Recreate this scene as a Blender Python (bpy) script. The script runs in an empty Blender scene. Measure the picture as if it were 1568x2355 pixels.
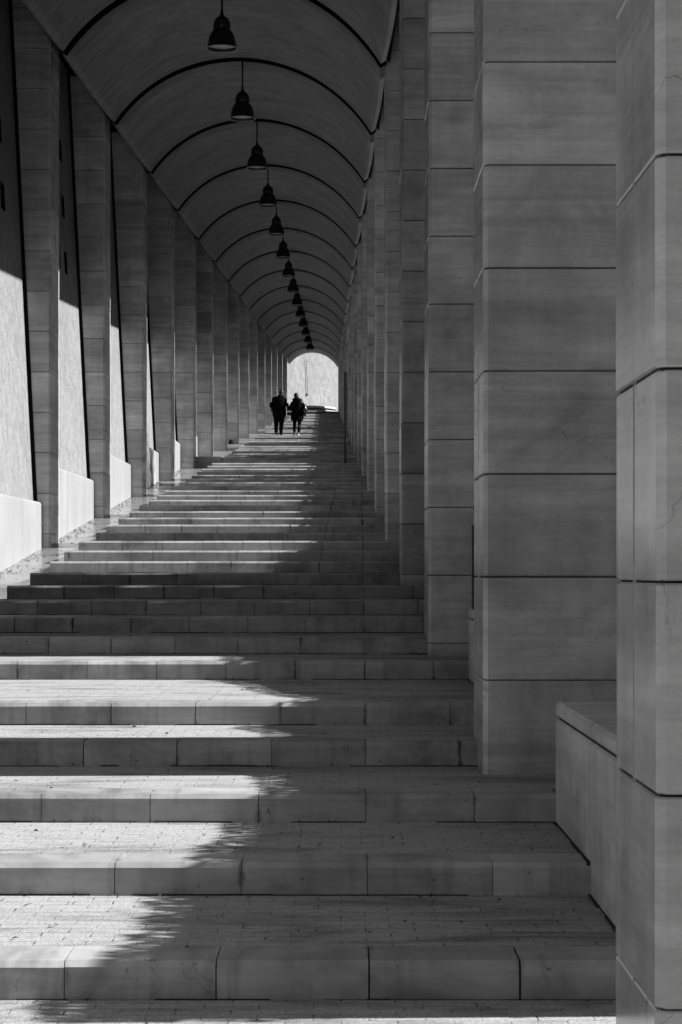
import bpy, math, random
from mathutils import Vector, Matrix
R = math.radians
random.seed(7)
S = bpy.context.scene
COL = S.collection

# ------------------------------------------------------------------ camera, world, sun, exposure
# world units: metres, z is height relative to the photographer's eye, +Y runs up the corridor
F = 4800.0          # focal length in units of a 1568 x 2355 picture
cam = bpy.data.cameras.new('camera'); co = bpy.data.objects.new('camera', cam); COL.objects.link(co)
cam.sensor_fit = 'VERTICAL'; cam.sensor_height = 36.0; cam.lens = 36.0 * F / 2355.0
cam.shift_y = (1316 - 1177.5) / 2355.0
cam.clip_start = 0.1; cam.clip_end = 3000
co.location = (0, 0, 0); co.rotation_euler = (R(90), 0, 0)
S.camera = co

SUN_EL, SUN_AZ = 31.0, 88.2      # azimuth measured from +Y towards +X
w = bpy.data.worlds.new('World'); S.world = w; w.use_nodes = True
nt = w.node_tree; nt.nodes.clear()
sky = nt.nodes.new('ShaderNodeTexSky'); sky.sky_type = 'NISHITA'; sky.sun_disc = False
sky.sun_elevation = R(SUN_EL); sky.sun_rotation = R(SUN_AZ)
bw = nt.nodes.new('ShaderNodeRGBToBW'); bg = nt.nodes.new('ShaderNodeBackground'); wo = nt.nodes.new('ShaderNodeOutputWorld')
nt.links.new(sky.outputs[0], bw.inputs[0]); nt.links.new(bw.outputs[0], bg.inputs[0]); nt.links.new(bg.outputs[0], wo.inputs[0])
bg.inputs[1].default_value = 0.05
sl = bpy.data.lights.new('sun', 'SUN'); sl.energy = 5.0; sl.angle = R(0.53); sl.color = (1, 1, 1)
so = bpy.data.objects.new('sun', sl); COL.objects.link(so)
sd = Vector((math.sin(R(SUN_AZ)) * math.cos(R(SUN_EL)), math.cos(R(SUN_AZ)) * math.cos(R(SUN_EL)), math.sin(R(SUN_EL))))
so.rotation_euler = sd.to_track_quat('Z', 'Y').to_euler(); so.location = (30, 20, 30)
S.view_settings.view_transform = 'Standard'; S.view_settings.look = 'None'
S.view_settings.exposure = 1.4; S.view_settings.gamma = 1.0; S.view_settings.use_curve_mapping = False

# ------------------------------------------------------------------ materials (the photograph is black and white: greys only)
class NG:
    def __init__(s, name):
        s.m = bpy.data.materials.new(name); s.m.use_nodes = True; s.t = s.m.node_tree
        s.b = s.t.nodes['Principled BSDF']; s.L = s.t.links
        tc = s.t.nodes.new('ShaderNodeTexCoord'); s.co = tc.outputs['Object']
    def link(s, a, b): s.L.new(a, b)
    def random_shift(s):
        oi = s.t.nodes.new('ShaderNodeObjectInfo'); mul = s.t.nodes.new('ShaderNodeMath'); mul.operation = 'MULTIPLY'
        s.link(oi.outputs['Random'], mul.inputs[0]); mul.inputs[1].default_value = 80
        a = s.t.nodes.new('ShaderNodeVectorMath'); a.operation = 'ADD'; s.link(s.co, a.inputs[0]); s.link(mul.outputs[0], a.inputs[1]); s.co = a.outputs[0]
    def scaled(s, sc, src=None):
        n = s.t.nodes.new('ShaderNodeMapping'); n.inputs['Scale'].default_value = sc; s.link(src or s.co, n.inputs[0]); return n.outputs[0]
    def noise(s, sc, vec=(1, 1, 1), detail=4, rough=.55, dist=0):
        n = s.t.nodes.new('ShaderNodeTexNoise'); n.inputs['Scale'].default_value = sc; n.inputs['Detail'].default_value = detail
        n.inputs['Roughness'].default_value = rough; n.inputs['Distortion'].default_value = dist
        s.link(s.scaled(vec), n.inputs['Vector']); return n.outputs[0]
    def ramp(s, v, a, b, lo=0., hi=1.):
        n = s.t.nodes.new('ShaderNodeMapRange'); n.inputs['From Min'].default_value = a; n.inputs['From Max'].default_value = b
        n.inputs['To Min'].default_value = lo; n.inputs['To Max'].default_value = hi; s.link(v, n.inputs[0]); return n.outputs[0]
    def math(s, op, a, b):
        n = s.t.nodes.new('ShaderNodeMath'); n.operation = op
        for i, v in enumerate((a, b)):
            if isinstance(v, (int, float)): n.inputs[i].default_value = v
            else: s.link(v, n.inputs[i])
        return n.outputs[0]
    def mul(s, a, b): return s.math('MULTIPLY', a, b)
    def base(s, v): s.link(v, s.b.inputs['Base Color'])
    def bump(s, h, strength=.3, dist=.01):
        n = s.t.nodes.new('ShaderNodeBump'); n.inputs['Strength'].default_value = strength; n.inputs['Distance'].default_value = dist
        s.link(h, n.inputs['Height']); s.link(n.outputs[0], s.b.inputs['Normal'])

def mat_stone(name, base=.42, rough=.5, courses=True, streak=.0, plinth=False):
    g = NG(name); g.random_shift()
    sep = g.t.nodes.new('ShaderNodeSeparateXYZ'); tc = g.t.nodes.new('ShaderNodeTexCoord'); g.link(tc.outputs['Object'], sep.inputs[0])
    big = g.ramp(g.noise(1.3, (1, 1, 1.6), 6, .65, .6), .3, .7, .66, 1.22)
    band = g.ramp(g.noise(1.0, (.3, .3, 7), 5, .65, .9), .3, .7, .75, 1.16)
    fine = g.ramp(g.noise(30, (1, 1, 2.4), 4, .75), .3, .7, .93, 1.06)
    vert = g.ramp(g.noise(1.0, (5, 9, .35), 5, .65, .3), .3, .7, 1 - .13 - streak, 1.07)
    if plinth:
        band = g.ramp(g.noise(1.0, (1.6, 1.9, .16), 5, .7, .5), .32, .68, .82, 1.10); big = g.ramp(g.noise(1.0, (1, 1, .6), 4), .3, .7, .9, 1.08)
        vert = g.ramp(g.noise(1.0, (12, 14, .5), 4, .6), .3, .7, .9, 1.05)
    v = g.mul(g.mul(big, band), g.mul(fine, vert))
    if courses:
        fl = g.math('FLOOR', g.math('DIVIDE', g.math('ADD', sep.outputs[2], .028), .6225), 0)
        wn = g.t.nodes.new('ShaderNodeTexWhiteNoise'); wn.noise_dimensions = '2D'
        cb = g.t.nodes.new('ShaderNodeCombineXYZ'); g.link(fl, cb.inputs[0])
        oi = g.t.nodes.new('ShaderNodeObjectInfo'); g.link(g.mul(oi.outputs['Random'], 91.), cb.inputs[1]); g.link(cb.outputs[0], wn.inputs[0])
        v = g.mul(v, g.ramp(wn.outputs[0], 0, 1, .81, 1.13))
    # fine veins and cracks
    vo = g.t.nodes.new('ShaderNodeTexVoronoi'); vo.feature = 'DISTANCE_TO_EDGE'; vo.inputs['Scale'].default_value = 1.3
    nn = g.t.nodes.new('ShaderNodeTexNoise'); nn.inputs['Scale'].default_value = 2.2; nn.inputs['Detail'].default_value = 6; g.link(g.co, nn.inputs['Vector'])
    ad = g.t.nodes.new('ShaderNodeVectorMath'); ad.operation = 'ADD'; g.link(g.co, ad.inputs[0]); g.link(nn.outputs['Color'], ad.inputs[1]); g.link(ad.outputs[0], vo.inputs['Vector'])
    crack = g.ramp(vo.outputs['Distance'], 0, .006, 1, 0)
    mask = g.ramp(g.noise(1.6, (1, 1, 1), 3), .54, .60, 0, .6)
    cr = g.mul(crack, mask)
    v = g.mul(v, g.math('SUBTRACT', 1.0, cr))
    pit = g.ramp(g.noise(26, (1, 1, 1), 2), .70, .76, 1, .72)
    v = g.mul(v, pit)
    g.base(g.mul(v, base)); g.b.inputs['Roughness'].default_value = rough; g.b.inputs['Specular IOR Level'].default_value = .55 if rough < .3 else .35
    g.bump(g.math('SUBTRACT', g.noise(60, (1, 1, 1), 3), g.mul(cr, 2.)), .05 if rough < .3 else .12, .004)
    return g.m

def mat_kerb(name, base=.42):
    g = NG(name)
    big = g.ramp(g.noise(1.5, (1, 1, 2), 5, .6, .3), .32, .68, .72, 1.14)
    vein = g.ramp(g.noise(3.5, (.6, 1, 5), 5, .65, 1.2), .35, .65, .9, 1.06)
    sep = g.t.nodes.new('ShaderNodeSeparateXYZ'); tc = g.t.nodes.new('ShaderNodeTexCoord'); g.link(tc.outputs['Object'], sep.inputs[0])
    pit = g.ramp(g.noise(14, (1, 1, 1), 3, .6), .68, .73, 1, .45)
    vo = g.t.nodes.new('ShaderNodeTexVoronoi'); vo.feature = 'DISTANCE_TO_EDGE'; vo.inputs['Scale'].default_value = 2.1
    nn = g.t.nodes.new('ShaderNodeTexNoise'); nn.inputs['Scale'].default_value = 3; nn.inputs['Detail'].default_value = 6; g.link(g.co, nn.inputs['Vector'])
    ad = g.t.nodes.new('ShaderNodeVectorMath'); ad.operation = 'ADD'; g.link(g.co, ad.inputs[0]); g.link(nn.outputs['Color'], ad.inputs[1]); g.link(ad.outputs[0], vo.inputs['Vector'])
    cr = g.mul(g.ramp(vo.outputs['Distance'], 0, .008, 1, 0), g.ramp(g.noise(1.3), .53, .6, 0, .5))
    # per stone tone (stones share joints on a .593 m grid that drifts with Y)
    u = g.math('FLOOR', g.math('DIVIDE', g.math('SUBTRACT', g.math('SUBTRACT', sep.outputs[0], g.mul(sep.outputs[1], .0095)), .03), .593), 0)
    wn = g.t.nodes.new('ShaderNodeTexWhiteNoise'); wn.noise_dimensions = '2D'; cb = g.t.nodes.new('ShaderNodeCombineXYZ')
    g.link(u, cb.inputs[0]); g.link(g.math('FLOOR', g.math('DIVIDE', sep.outputs[2], .1575), 0), cb.inputs[1]); g.link(cb.outputs[0], wn.inputs[0])
    uf = g.math('FRACT', g.math('DIVIDE', g.math('SUBTRACT', g.math('SUBTRACT', sep.outputs[0], g.mul(sep.outputs[1], .0095)), .03), .593), 0)
    jd = g.math('MINIMUM', uf, g.math('SUBTRACT', 1.0, uf))
    jm = g.mul(g.ramp(g.math('ADD', jd, g.ramp(g.noise(7, (1, 1, 1), 4, .7), .3, .7, -.03, .05)), .0, .035, .75, 0), g.ramp(g.noise(2.3, (1, 1, 1), 3), .45, .6, 0, 1))
    drip = g.ramp(g.noise(1.0, (9, 1, .8), 4, .6), .52, .68, 1.0, .72)
    blot = g.ramp(g.noise(.8, (1, .6, 1), 5, .7, .6), .50, .64, 1.0, .58)
    big = g.mul(g.mul(big, blot), g.mul(drip, g.math('SUBTRACT', 1.0, jm)))
    v = g.mul(g.mul(g.mul(big, vein), g.mul(pit, g.math('SUBTRACT', 1.0, cr))), g.ramp(wn.outputs[0], 0, 1, .86, 1.1))
    g.base(g.mul(v, base)); g.b.inputs['Roughness'].default_value = .45; g.b.inputs['Specular IOR Level'].default_value = .4
    g.bump(g.noise(45, (1, 1, 1), 4), .2, .004); return g.m

def mat_paver(name):
    g = NG(name)
    br = g.t.nodes.new('ShaderNodeTexBrick'); g.link(g.co, br.inputs['Vector'])
    br.inputs['Color1'].default_value = (.66, .66, .66, 1); br.inputs['Color2'].default_value = (.58, .58, .58, 1); br.inputs['Mortar'].default_value = (.60, .60, .60, 1)
    br.inputs['Scale'].default_value = 1; br.inputs['Mortar Size'].default_value = .0045; br.inputs['Brick Width'].default_value = .21; br.inputs['Row Height'].default_value = .105
    br.inputs['Bias'].default_value = -.2; br.inputs['Mortar Smooth'].default_value = .3
    bb = g.t.nodes.new('ShaderNodeRGBToBW'); g.link(br.outputs[0], bb.inputs[0])
    grain = g.ramp(g.noise(95, (1, 1, 1), 3, .75), .3, .7, .55, 1.38)
    grain2 = g.ramp(g.noise(40, (1, 1, 1), 3, .7), .3, .7, .86, 1.12)
    stain = g.ramp(g.noise(1.1, (.8, 2.4, 1), 5, .65, .5), .50, .66, 1.0, .48)
    hole = g.ramp(g.noise(9, (2.2, .8, 1), 3), .69, .73, 1, .2)
    jl = g.mul(br.outputs['Fac'], g.ramp(g.noise(6, (1, 1.6, 1), 3, .6), .50, .62, .12, .85))
    grain = g.mul(grain, g.math('SUBTRACT', 1.0, jl))
    v = g.mul(g.mul(bb.outputs[0], grain), g.mul(grain2, g.mul(stain, hole)))
    g.base(g.mul(v, .49)); g.b.inputs['Roughness'].default_value = .85
    mm = g.math('ADD', g.noise(90, (1, 1, 1), 3, .7), g.mul(br.outputs['Fac'], -1.2))
    g.bump(mm, .5, .006); return g.m

def mat_plaster(name, base=.55, vec=(6, 5, 5), amp=.26, bump=1.0, rough=.9):
    g = NG(name)
    a = g.ramp(g.noise(1.0, vec, 5, .6), .3, .7, 1 - amp, 1 + amp * .6)
    b = g.ramp(g.noise(.5, (1, 1, 1), 4), .3, .7, .88, 1.08)
    c = g.ramp(g.noise(6, (1, 1, .4), 4, .7), .3, .7, .92, 1.06)
    g.base(g.mul(g.mul(a, g.mul(b, c)), base)); g.b.inputs['Roughness'].default_value = rough
    g.bump(g.math('ADD', g.noise(1.6, vec, 5, .65), g.mul(g.noise(30), .35)), bump, .05); return g.m

def mat_vault(name):
    g = NG(name)
    a = g.ramp(g.noise(1.0, (1.9, 3.6, 1.9), 6, .68, 1.0), .3, .7, .60, 1.38)
    b = g.ramp(g.noise(.7, (1, 1, 1), 5, .6, .6), .3, .7, .78, 1.15)
    c = g.ramp(g.noise(8, (.7, 2, .7), 5, .75, .5), .3, .7, .82, 1.15)
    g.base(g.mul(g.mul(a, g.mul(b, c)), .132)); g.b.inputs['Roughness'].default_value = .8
    g.bump(g.noise(30, (.5, 2, .5), 4, .7), .3, .01); return g.m

def mat_ramp(name):
    g = NG(name)
    a = g.ramp(g.noise(.9, (1, 1.6, 1), 5, .6, .3), .3, .7, .8, 1.1)
    p = g.ramp(g.noise(9, (1, 1, 1), 3), .66, .72, 1, .4)
    st = g.ramp(g.noise(1.3, (.7, 3, 1), 4, .6), .55, .66, 1, .6)
    g.base(g.mul(g.mul(a, g.mul(p, st)), .20))
    g.link(g.ramp(g.noise(2.5, (1, 1, 1), 4), .3, .7, .12, .3), g.b.inputs['Roughness']); g.b.inputs['Specular IOR Level'].default_value = .6
    g.bump(g.noise(5, (1, 1, 1), 2), .03, .01); return g.m

def mat_plain(name, base, rough=.6, metal=0., var=.12, sc=8, spec=.5):
    g = NG(name)
    g.base(g.mul(g.ramp(g.noise(sc), .3, .7, 1 - var, 1 + var), base)); g.b.inputs['Roughness'].default_value = rough; g.b.inputs['Metallic'].default_value = metal
    g.b.inputs['Specular IOR Level'].default_value = spec; return g.m

M = dict(
    pillar=mat_stone('pillar_limestone', .43, .2), cap=mat_stone('bench_limestone', .48, .5, False, .08), kerb=mat_kerb('kerb_stone', .345),
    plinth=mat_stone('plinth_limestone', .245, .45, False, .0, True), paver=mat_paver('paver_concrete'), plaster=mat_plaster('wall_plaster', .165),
    farwall=mat_plaster('far_plaster', .19, (3.2, 3.2, 2.4), .26, 1.0), vault=mat_vault('vault_plaster'), ramp=mat_ramp('polished_ramp'),
    dark=mat_plain('near_black', 0.006, .9, spec=.1), joint_dark=mat_plain('joint_dark_fill', 0.03, .95, spec=.1), metal=mat_plain('dark_metal', 0.01, .4, .3), lamp=mat_plain('lamp_enamel', 0.009, .35),  # 'dark' also paints the shade in slots and vault joints
    rim=mat_plain('lamp_rim', .2, .4), glass=mat_plain('lamp_diffuser', .3, .3), earth=mat_plain('garden_soil', .03, .95, sc=1.2), fore=mat_plain('forecourt_paving', .75, .9, sc=2.), roof=mat_plain('roof_concrete', .12, .9),
    coat=mat_plain('dark_cloth', .0025, .95, spec=.05), cloth2=mat_plain('dark_trousers', .003, .95, spec=.05), skin=mat_plain('skin', .10, .6), hair=mat_plain('dark_hair', .01, .6, spec=.3),
    shoe=mat_plain('pale_shoe', .20, .6), shoed=mat_plain('black_shoe', .015, .4), bag=mat_plain('bag_leather', .02, .22), gloss=mat_plain('buckle_metal', .6, .2, .8),
    white=mat_plain('white_stone', .28, .6), leaf=mat_plain('leaf', .06, .6), bark=mat_plain('bark', .08, .9), post=mat_plain('post_paint', .045, .5), seam=mat_plain('seam_grout', .31, .9), grey=mat_plain('pole_metal', .10, .45, .2),
)

# ------------------------------------------------------------------ mesh helpers
class MB:
    def __init__(s): s.v = []; s.f = []; s.mi = []; s.sm = []
    def add(s, vs, fs, mi=0, smooth=False):
        o = len(s.v); s.v += [tuple(p) for p in vs]; s.f += [tuple(i + o for i in f) for f in fs]; s.mi += [mi] * len(fs); s.sm += [smooth] * len(fs)
    def box(s, x0, x1, y0, y1, z0, z1, mi=0):
        v = [(x, y, z) for x in (x0, x1) for y in (y0, y1) for z in (z0, z1)]
        s.add(v, [(0, 1, 3, 2), (4, 6, 7, 5), (0, 4, 5, 1), (2, 3, 7, 6), (0, 2, 6, 4), (1, 5, 7, 3)], mi)
    def cbox(s, x0, x1, y0, y1, z0, z1, b=.01, mi=0, bz=None):
        bb = (b, b, b if bz is None else bz)
        lo = (x0, y0, z0); hi = (x1, y1, z1); c = Vector(((x0 + x1) / 2, (y0 + y1) / 2, (z0 + z1) / 2)); idx = {}; vs = []
        for sx in (0, 1):
            for sy in (0, 1):
                for sz in (0, 1):
                    sg = (sx, sy, sz)
                    for a in range(3):
                        p = [(hi[i] - (0 if i == a else bb[i])) if sg[i] else (lo[i] + (0 if i == a else bb[i])) for i in range(3)]
                        idx[(sg, a)] = len(vs); vs.append(tuple(p))
        fs = []
        def face(keys):
            ids = [idx[k] for k in keys]; P = [Vector(vs[i]) for i in ids]; n = (P[1] - P[0]).cross(P[2] - P[0])
            m = sum(P, Vector()) / len(P)
            if n.dot(m - c) < 0: ids.reverse()
            fs.append(tuple(ids))
        for a in range(3):
            o1, o2 = [i for i in range(3) if i != a]
            for sa in (0, 1):
                ks = []
                for q, r in ((0, 0), (1, 0), (1, 1), (0, 1)):
                    sg = [0, 0, 0]; sg[a] = sa; sg[o1] = q; sg[o2] = r; ks.append((tuple(sg), a))
                face(ks)
        for a, b2 in ((0, 1), (0, 2), (1, 2)):
            cc = 3 - a - b2
            for sa in (0, 1):
                for sb in (0, 1):
                    g0 = [0, 0, 0]; g0[a] = sa; g0[b2] = sb; g1 = list(g0); g1[cc] = 1; g0 = tuple(g0); g1 = tuple(g1)
                    face([(g0, a), (g1, a), (g1, b2), (g0, b2)])
        for sx in (0, 1):
            for sy in (0, 1):
                for sz in (0, 1):
                    sg = (sx, sy, sz); face([(sg, 0), (sg, 1), (sg, 2)])
        s.add(vs, fs, mi)
    def prism_x(s, prof, x0, x1, mi=0, inset=0.):
        """profile of (y, z) points, counter-clockwise seen from +X, extruded along X; ends may be slightly chamfered"""
        n = len(prof); cy = sum(p[0] for p in prof) / n; cz = sum(p[1] for p in prof) / n
        def ring(x, k): return [(x, p[0] + (cy - p[0]) * 0 + (k if p[0] < cy else -k), p[1] - (k if p[1] > cz else 0)) for p in prof]
        if inset > 0:
            rs = [ring(x0, inset), ring(x0 + inset, 0), ring(x1 - inset, 0), ring(x1, inset)]
        else: rs = [ring(x0, 0), ring(x1, 0)]
        vs = [p for r in rs for p in r]; fs = []
        for k in range(len(rs) - 1):
            for i in range(n):
                j = (i + 1) % n; fs.append((k * n + i, k * n + j, (k + 1) * n + j, (k + 1) * n + i))
        fs.append(tuple(reversed(range(n)))); fs.append(tuple(range((len(rs) - 1) * n, len(rs) * n)))
        s.add(vs, [tuple(reversed(f)) for f in fs] if False else fs, mi)
    def tube(s, pts, rad, n=10, mi=0, cap=True, smooth=True):
        pts = [Vector(p) for p in pts]; rad = rad if isinstance(rad, (list, tuple)) else [rad] * len(pts)
        vs = []; fs = []
        for i, p in enumerate(pts):
            d = (pts[min(i + 1, len(pts) - 1)] - pts[max(i - 1, 0)]).normalized()
            a = d.orthogonal().normalized() if abs(d.z) < .9 else Vector((1, 0, 0)); a = (a - d * a.dot(d)).normalized(); b = d.cross(a)
            for k in range(n):
                t = 2 * math.pi * k / n; vs.append(p + (a * math.cos(t) + b * math.sin(t)) * rad[i])
        for i in range(len(pts) - 1):
            for k in range(n): fs.append((i * n + k, i * n + (k + 1) % n, (i + 1) * n + (k + 1) % n, (i + 1) * n + k))
        if cap: fs += [tuple(reversed(range(n))), tuple(range((len(pts) - 1) * n, len(pts) * n))]
        s.add(vs, fs, mi, smooth)
    def loft(s, rings, n=18, mi=0, cap=True):
        """rings of (centre x, y, z, rx, ry) stacked mostly along z"""
        vs = []; fs = []
        for (x, y, z, rx, ry) in rings:
            for k in range(n):
                t = 2 * math.pi * k / n; c_, s_ = math.cos(t), math.sin(t)
                vs.append((x + rx * math.copysign(abs(c_) ** .85, c_), y + ry * math.copysign(abs(s_) ** .85, s_), z))
        for i in range(len(rings) - 1):
            for k in range(n): fs.append((i * n + k, i * n + (k + 1) % n, (i + 1) * n + (k + 1) % n, (i + 1) * n + k))
        if cap: fs += [tuple(reversed(range(n))), tuple(range((len(rings) - 1) * n, len(rings) * n))]
        s.add(vs, fs, mi, True)
    def lathe(s, prof, n=28, mi=0, o=(0, 0, 0), smooth=True):
        vs = [(o[0] + r * math.cos(2 * math.pi * k / n), o[1] + r * math.sin(2 * math.pi * k / n), o[2] + z) for r, z in prof for k in range(n)]
        fs = [(i * n + k, i * n + (k + 1) % n, (i + 1) * n + (k + 1) % n, (i + 1) * n + k) for i in range(len(prof) - 1) for k in range(n)]
        s.add(vs, fs, mi, smooth)
    def build(s, name, mats, parent=None):
        me = bpy.data.meshes.new(name); me.from_pydata(s.v, [], s.f)
        for m in (mats if isinstance(mats, list) else [mats]): me.materials.append(M[m])
        me.polygons.foreach_set('material_index', s.mi); me.polygons.foreach_set('use_smooth', s.sm); me.update()
        o = bpy.data.objects.new(name, me); COL.objects.link(o)
        if parent: o.parent = parent
        return o

def tag(o, label=None, cat=None, group=None, kind=None):
    for k, v in (('label', label), ('category', cat), ('group', group), ('kind', kind)):
        if v: o[k] = v
    return o
def thing(name, label, cat, loc=(0, 0, 0), group=None, rz=0):
    o = bpy.data.objects.new(name, None); COL.objects.link(o); o.location = loc; o.rotation_euler.z = rz; o.empty_display_size = .2
    return tag(o, label, cat, group, 'thing')
def part(mb, name, mats, parent):
    """mb in world coordinates; the part keeps world-aligned object coordinates under an Empty at parent.location"""
    o = mb.build(name, mats, parent); o.location = -Vector(parent.location); return o
ORD = ['first', 'second', 'third', 'fourth', 'fifth', 'sixth', 'seventh', 'eighth', 'ninth', 'tenth', 'eleventh', 'twelfth', 'thirteenth', 'fourteenth', 'fifteenth',
       'sixteenth', 'seventeenth', 'eighteenth', 'nineteenth', 'twentieth', 'twenty-first', 'twenty-second', 'twenty-third', 'twenty-fourth']

# ------------------------------------------------------------------ layout of the place
def XR(Y): return .971 - .0088 * Y           # inner face of the right row
def XL(Y): return -4.907 + .01375 * Y        # inner face of the left row
def WX(Y): return -4.60 + .0045 * (Y - 32)   # foot of the battered wall: runs straighter than the pillars
def XS(Y): return -4.316 + .0138 * Y         # left end of the stairs
def VL(Y): return -4.23 + .0105 * (Y - 32)   # left springing of the vault
def VR(Y): return .607 - .0084 * (Y - 32)
def VZ(Y): return 7.95 + .0513 * (Y - 32)    # springing height (left); right is lower
def ZR(Y): return .0963 * Y - 2.717          # side ramp
C = .6225; JO = -.028
YK = {1: 8.15, 2: 9.83, 3: 11.44, 4: 13.13, 5: 14.6, 6: 17.85, 7: 19.6, 8: 21.25, 9: 22.75, 10: 24.8, 11: 26.5, 12: 28.15, 13: 29.45}
KMAX = 72
for k in range(14, KMAX + 1): YK[k] = 30.9 + 1.635 * (k - 14)
YK[15] = 32.9
def lev(k):
    if k <= 10: return -(11.06 - k) * .151
    return -.009 + (k - 11) * .1575
PY = [6.07 + 6.54 * i for i in range(20)]
YTOP = YK[KMAX]
ZT = lev(KMAX)

# ground sheet, far under the stairs
g = MB(); gx0, gx1 = -400, 600
gp = [(-300, -2.45), (7.5, -2.45), (YTOP - 1.8, lev(KMAX - 1) - .32), (YTOP - 1.2, ZT - .06), (900, ZT - .06)]
gp[2] = (YTOP - 1.9, ZR(YTOP - 1.9) - .35)
for i in range(len(gp) - 1):
    (a, za), (b, zb) = gp[i], gp[i + 1]
    g.add([(gx0, a, za), (gx1, a, za), (gx1, b, zb), (gx0, b, zb)], [(0, 1, 2, 3)])
tag(g.build('ground', 'earth'), kind='structure')
g = MB(); g.box(-40, 40, -70, -6.002, -1.96, lev(0) - .004); tag(g.build('forecourt_pavement', 'fore'), kind='structure')
g = MB(); vs = []; rh = random.Random(4); NX, NYh = 10, 34  # unseen slope added on the right to block low sky light
for j in range(NYh + 1):
    for i in range(NX + 1):
        y = -30 + 6. * j; u = i / NX; x = 13 + 52 * u; base = -1.9 if y < 7.5 else .0963 * min(y, 126) - 2.95
        vs.append((x, y, base + 31 * (u ** 1.0) + rh.uniform(-.5, .5) * (u > 0)))
g.add(vs, [(j * (NX + 1) + i, j * (NX + 1) + i + 1, (j + 1) * (NX + 1) + i + 1, (j + 1) * (NX + 1) + i) for j in range(NYh) for i in range(NX)], 0, True)
tag(g.build('sky_block_hillside', 'earth'), kind='structure')
p = MB(); p.box(-30, 40, YTOP + .33, 175, ZT - .3, ZT - .004); tag(p.build('plaza_pavement', 'paver'), kind='structure')

# added building, unseen behind the photographer, blocks sky light from the front
bl = thing('sky_block_building', 'unseen long dark building added across the forecourt to block sky light', 'building', (0, -24, -1.95))
m = MB(); m.box(-34, 30, -34, -24, -1.96, 9.5); part(m, 'wall', 'roof', bl)
m = MB(); m.box(-34.5, 30.5, -34.5, -23.6, 9.503, 9.95); part(m, 'roof', 'earth', bl)
for zz in (1.2, 5.0):
    for q in range(12):
        xx = -31 + q * 5.2; m = MB(); m.cbox(xx, xx + 2.2, -23.997, -23.93, zz, zz + 2.4, .02); f_ = part(m, 'window', 'metal', bl)
        m = MB(); m.box(xx + .12, xx + 2.08, -23.925, -23.92, zz + .12, zz + 2.28); m.build('pane', 'lamp', f_)
m = MB(); m.cbox(-1.6, 1.6, -23.997, -23.9, -1.95, .9, .02); part(m, 'door', 'metal', bl)

# ------------------------------------------------------------------ staircase
st = thing('stone_staircase', 'broad pale stone staircase of deep low steps climbing between the two pillar rows', 'staircase', (0, 8, -1.67))
t = MB(); t.box(-4.35, 2.0, -6, YK[1] + .1, lev(0) - .2, lev(0)); part(t, 'tread', 'paver', st)
rk = random.Random(3)
for k in range(1, KMAX + 1):
    y0 = YK[k]; y1 = YK.get(k + 1, y0 + 1.6); z1 = lev(k); z0 = lev(k - 1)
    xl = XS(y0); xr = 1.18 if k <= 3 else 1.098 if k <= 6 else XR(y0) + .25
    bv = .024 if k < 12 else .026
    prof = [(y0, z0 - .03), (y0 + .33, z0 - .03), (y0 + .33, z1), (y0 + bv, z1), (y0, z1 - bv)]
    m = MB(); jx0 = .03 + .0095 * y0
    n0 = math.floor((xl - jx0) / .593); x = xl
    edges = [xl] + [jx0 + n * .593 + rk.uniform(-.003, .003) for n in range(n0 + 1, 12) if xl + .12 < jx0 + n * .593 < xr - .05] + [xr]
    for a, b in zip(edges[:-1], edges[1:]):
        gp_ = .0014 + (rk.random() ** 3) * .0045
        dz = rk.uniform(-.0015, .0015); dy = rk.uniform(-.002, .002)
        pr = [(p_[0] + dy, p_[1] + (dz if p_[1] > z0 else 0)) for p_ in prof]
        m.prism_x(pr, a + gp_, b - gp_, 0, 0)
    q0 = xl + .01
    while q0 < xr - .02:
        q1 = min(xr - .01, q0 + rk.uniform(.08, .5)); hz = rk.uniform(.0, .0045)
        if rk.random() > .25: m.box(q0, q1, y0 - rk.uniform(.002, .008), y0 + .02, z0 - .02, z0 + hz, 1)  # broken thin dark strips along the foot of each riser
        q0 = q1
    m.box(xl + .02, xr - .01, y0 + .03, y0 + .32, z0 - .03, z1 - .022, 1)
    ke = part(m, 'step_kerb', ['kerb', 'joint_dark'], st)
    tr = MB(); tr.box(xl + .004, XR(y0) + 1.1, y0 + .332, y1 + .06, z0 - .08, z1 - .004)
    to = tr.build('tread', 'paver', ke)

# side ramp of polished stone slabs
rp = thing('polished_ramp', 'glossy pale stone ramp running beside the stair ends under the left pillars', 'ramp', (-4.5, 20, ZR(20)))
seg = [(-2, 59.0), (59.35, 109.6), (110.0, YTOP + .3)]
for a, b in seg:
    m = MB(); y = a
    while y < b - .01:
        ye = min(b, y + 1.635)
        xa0, xa1 = WX(y) - .2, WX(ye) - .2; xb0, xb1 = XS(y) + .02, XS(ye) + .02; gq = .003
        za, zb = ZR(y + gq), ZR(ye - gq)
        v = [(xa0, y + gq, za), (xb0, y + gq, za), (xb1, ye - gq, zb), (xa1, ye - gq, zb)]; v += [(q[0], q[1], q[2] - .2) for q in v]
        m.add(v, [(0, 1, 2, 3), (7, 6, 5, 4), (0, 4, 5, 1), (1, 5, 6, 2), (2, 6, 7, 3), (3, 7, 4, 0)]); y = ye
    part(m, 'ramp_slabs', 'ramp', rp)

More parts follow.
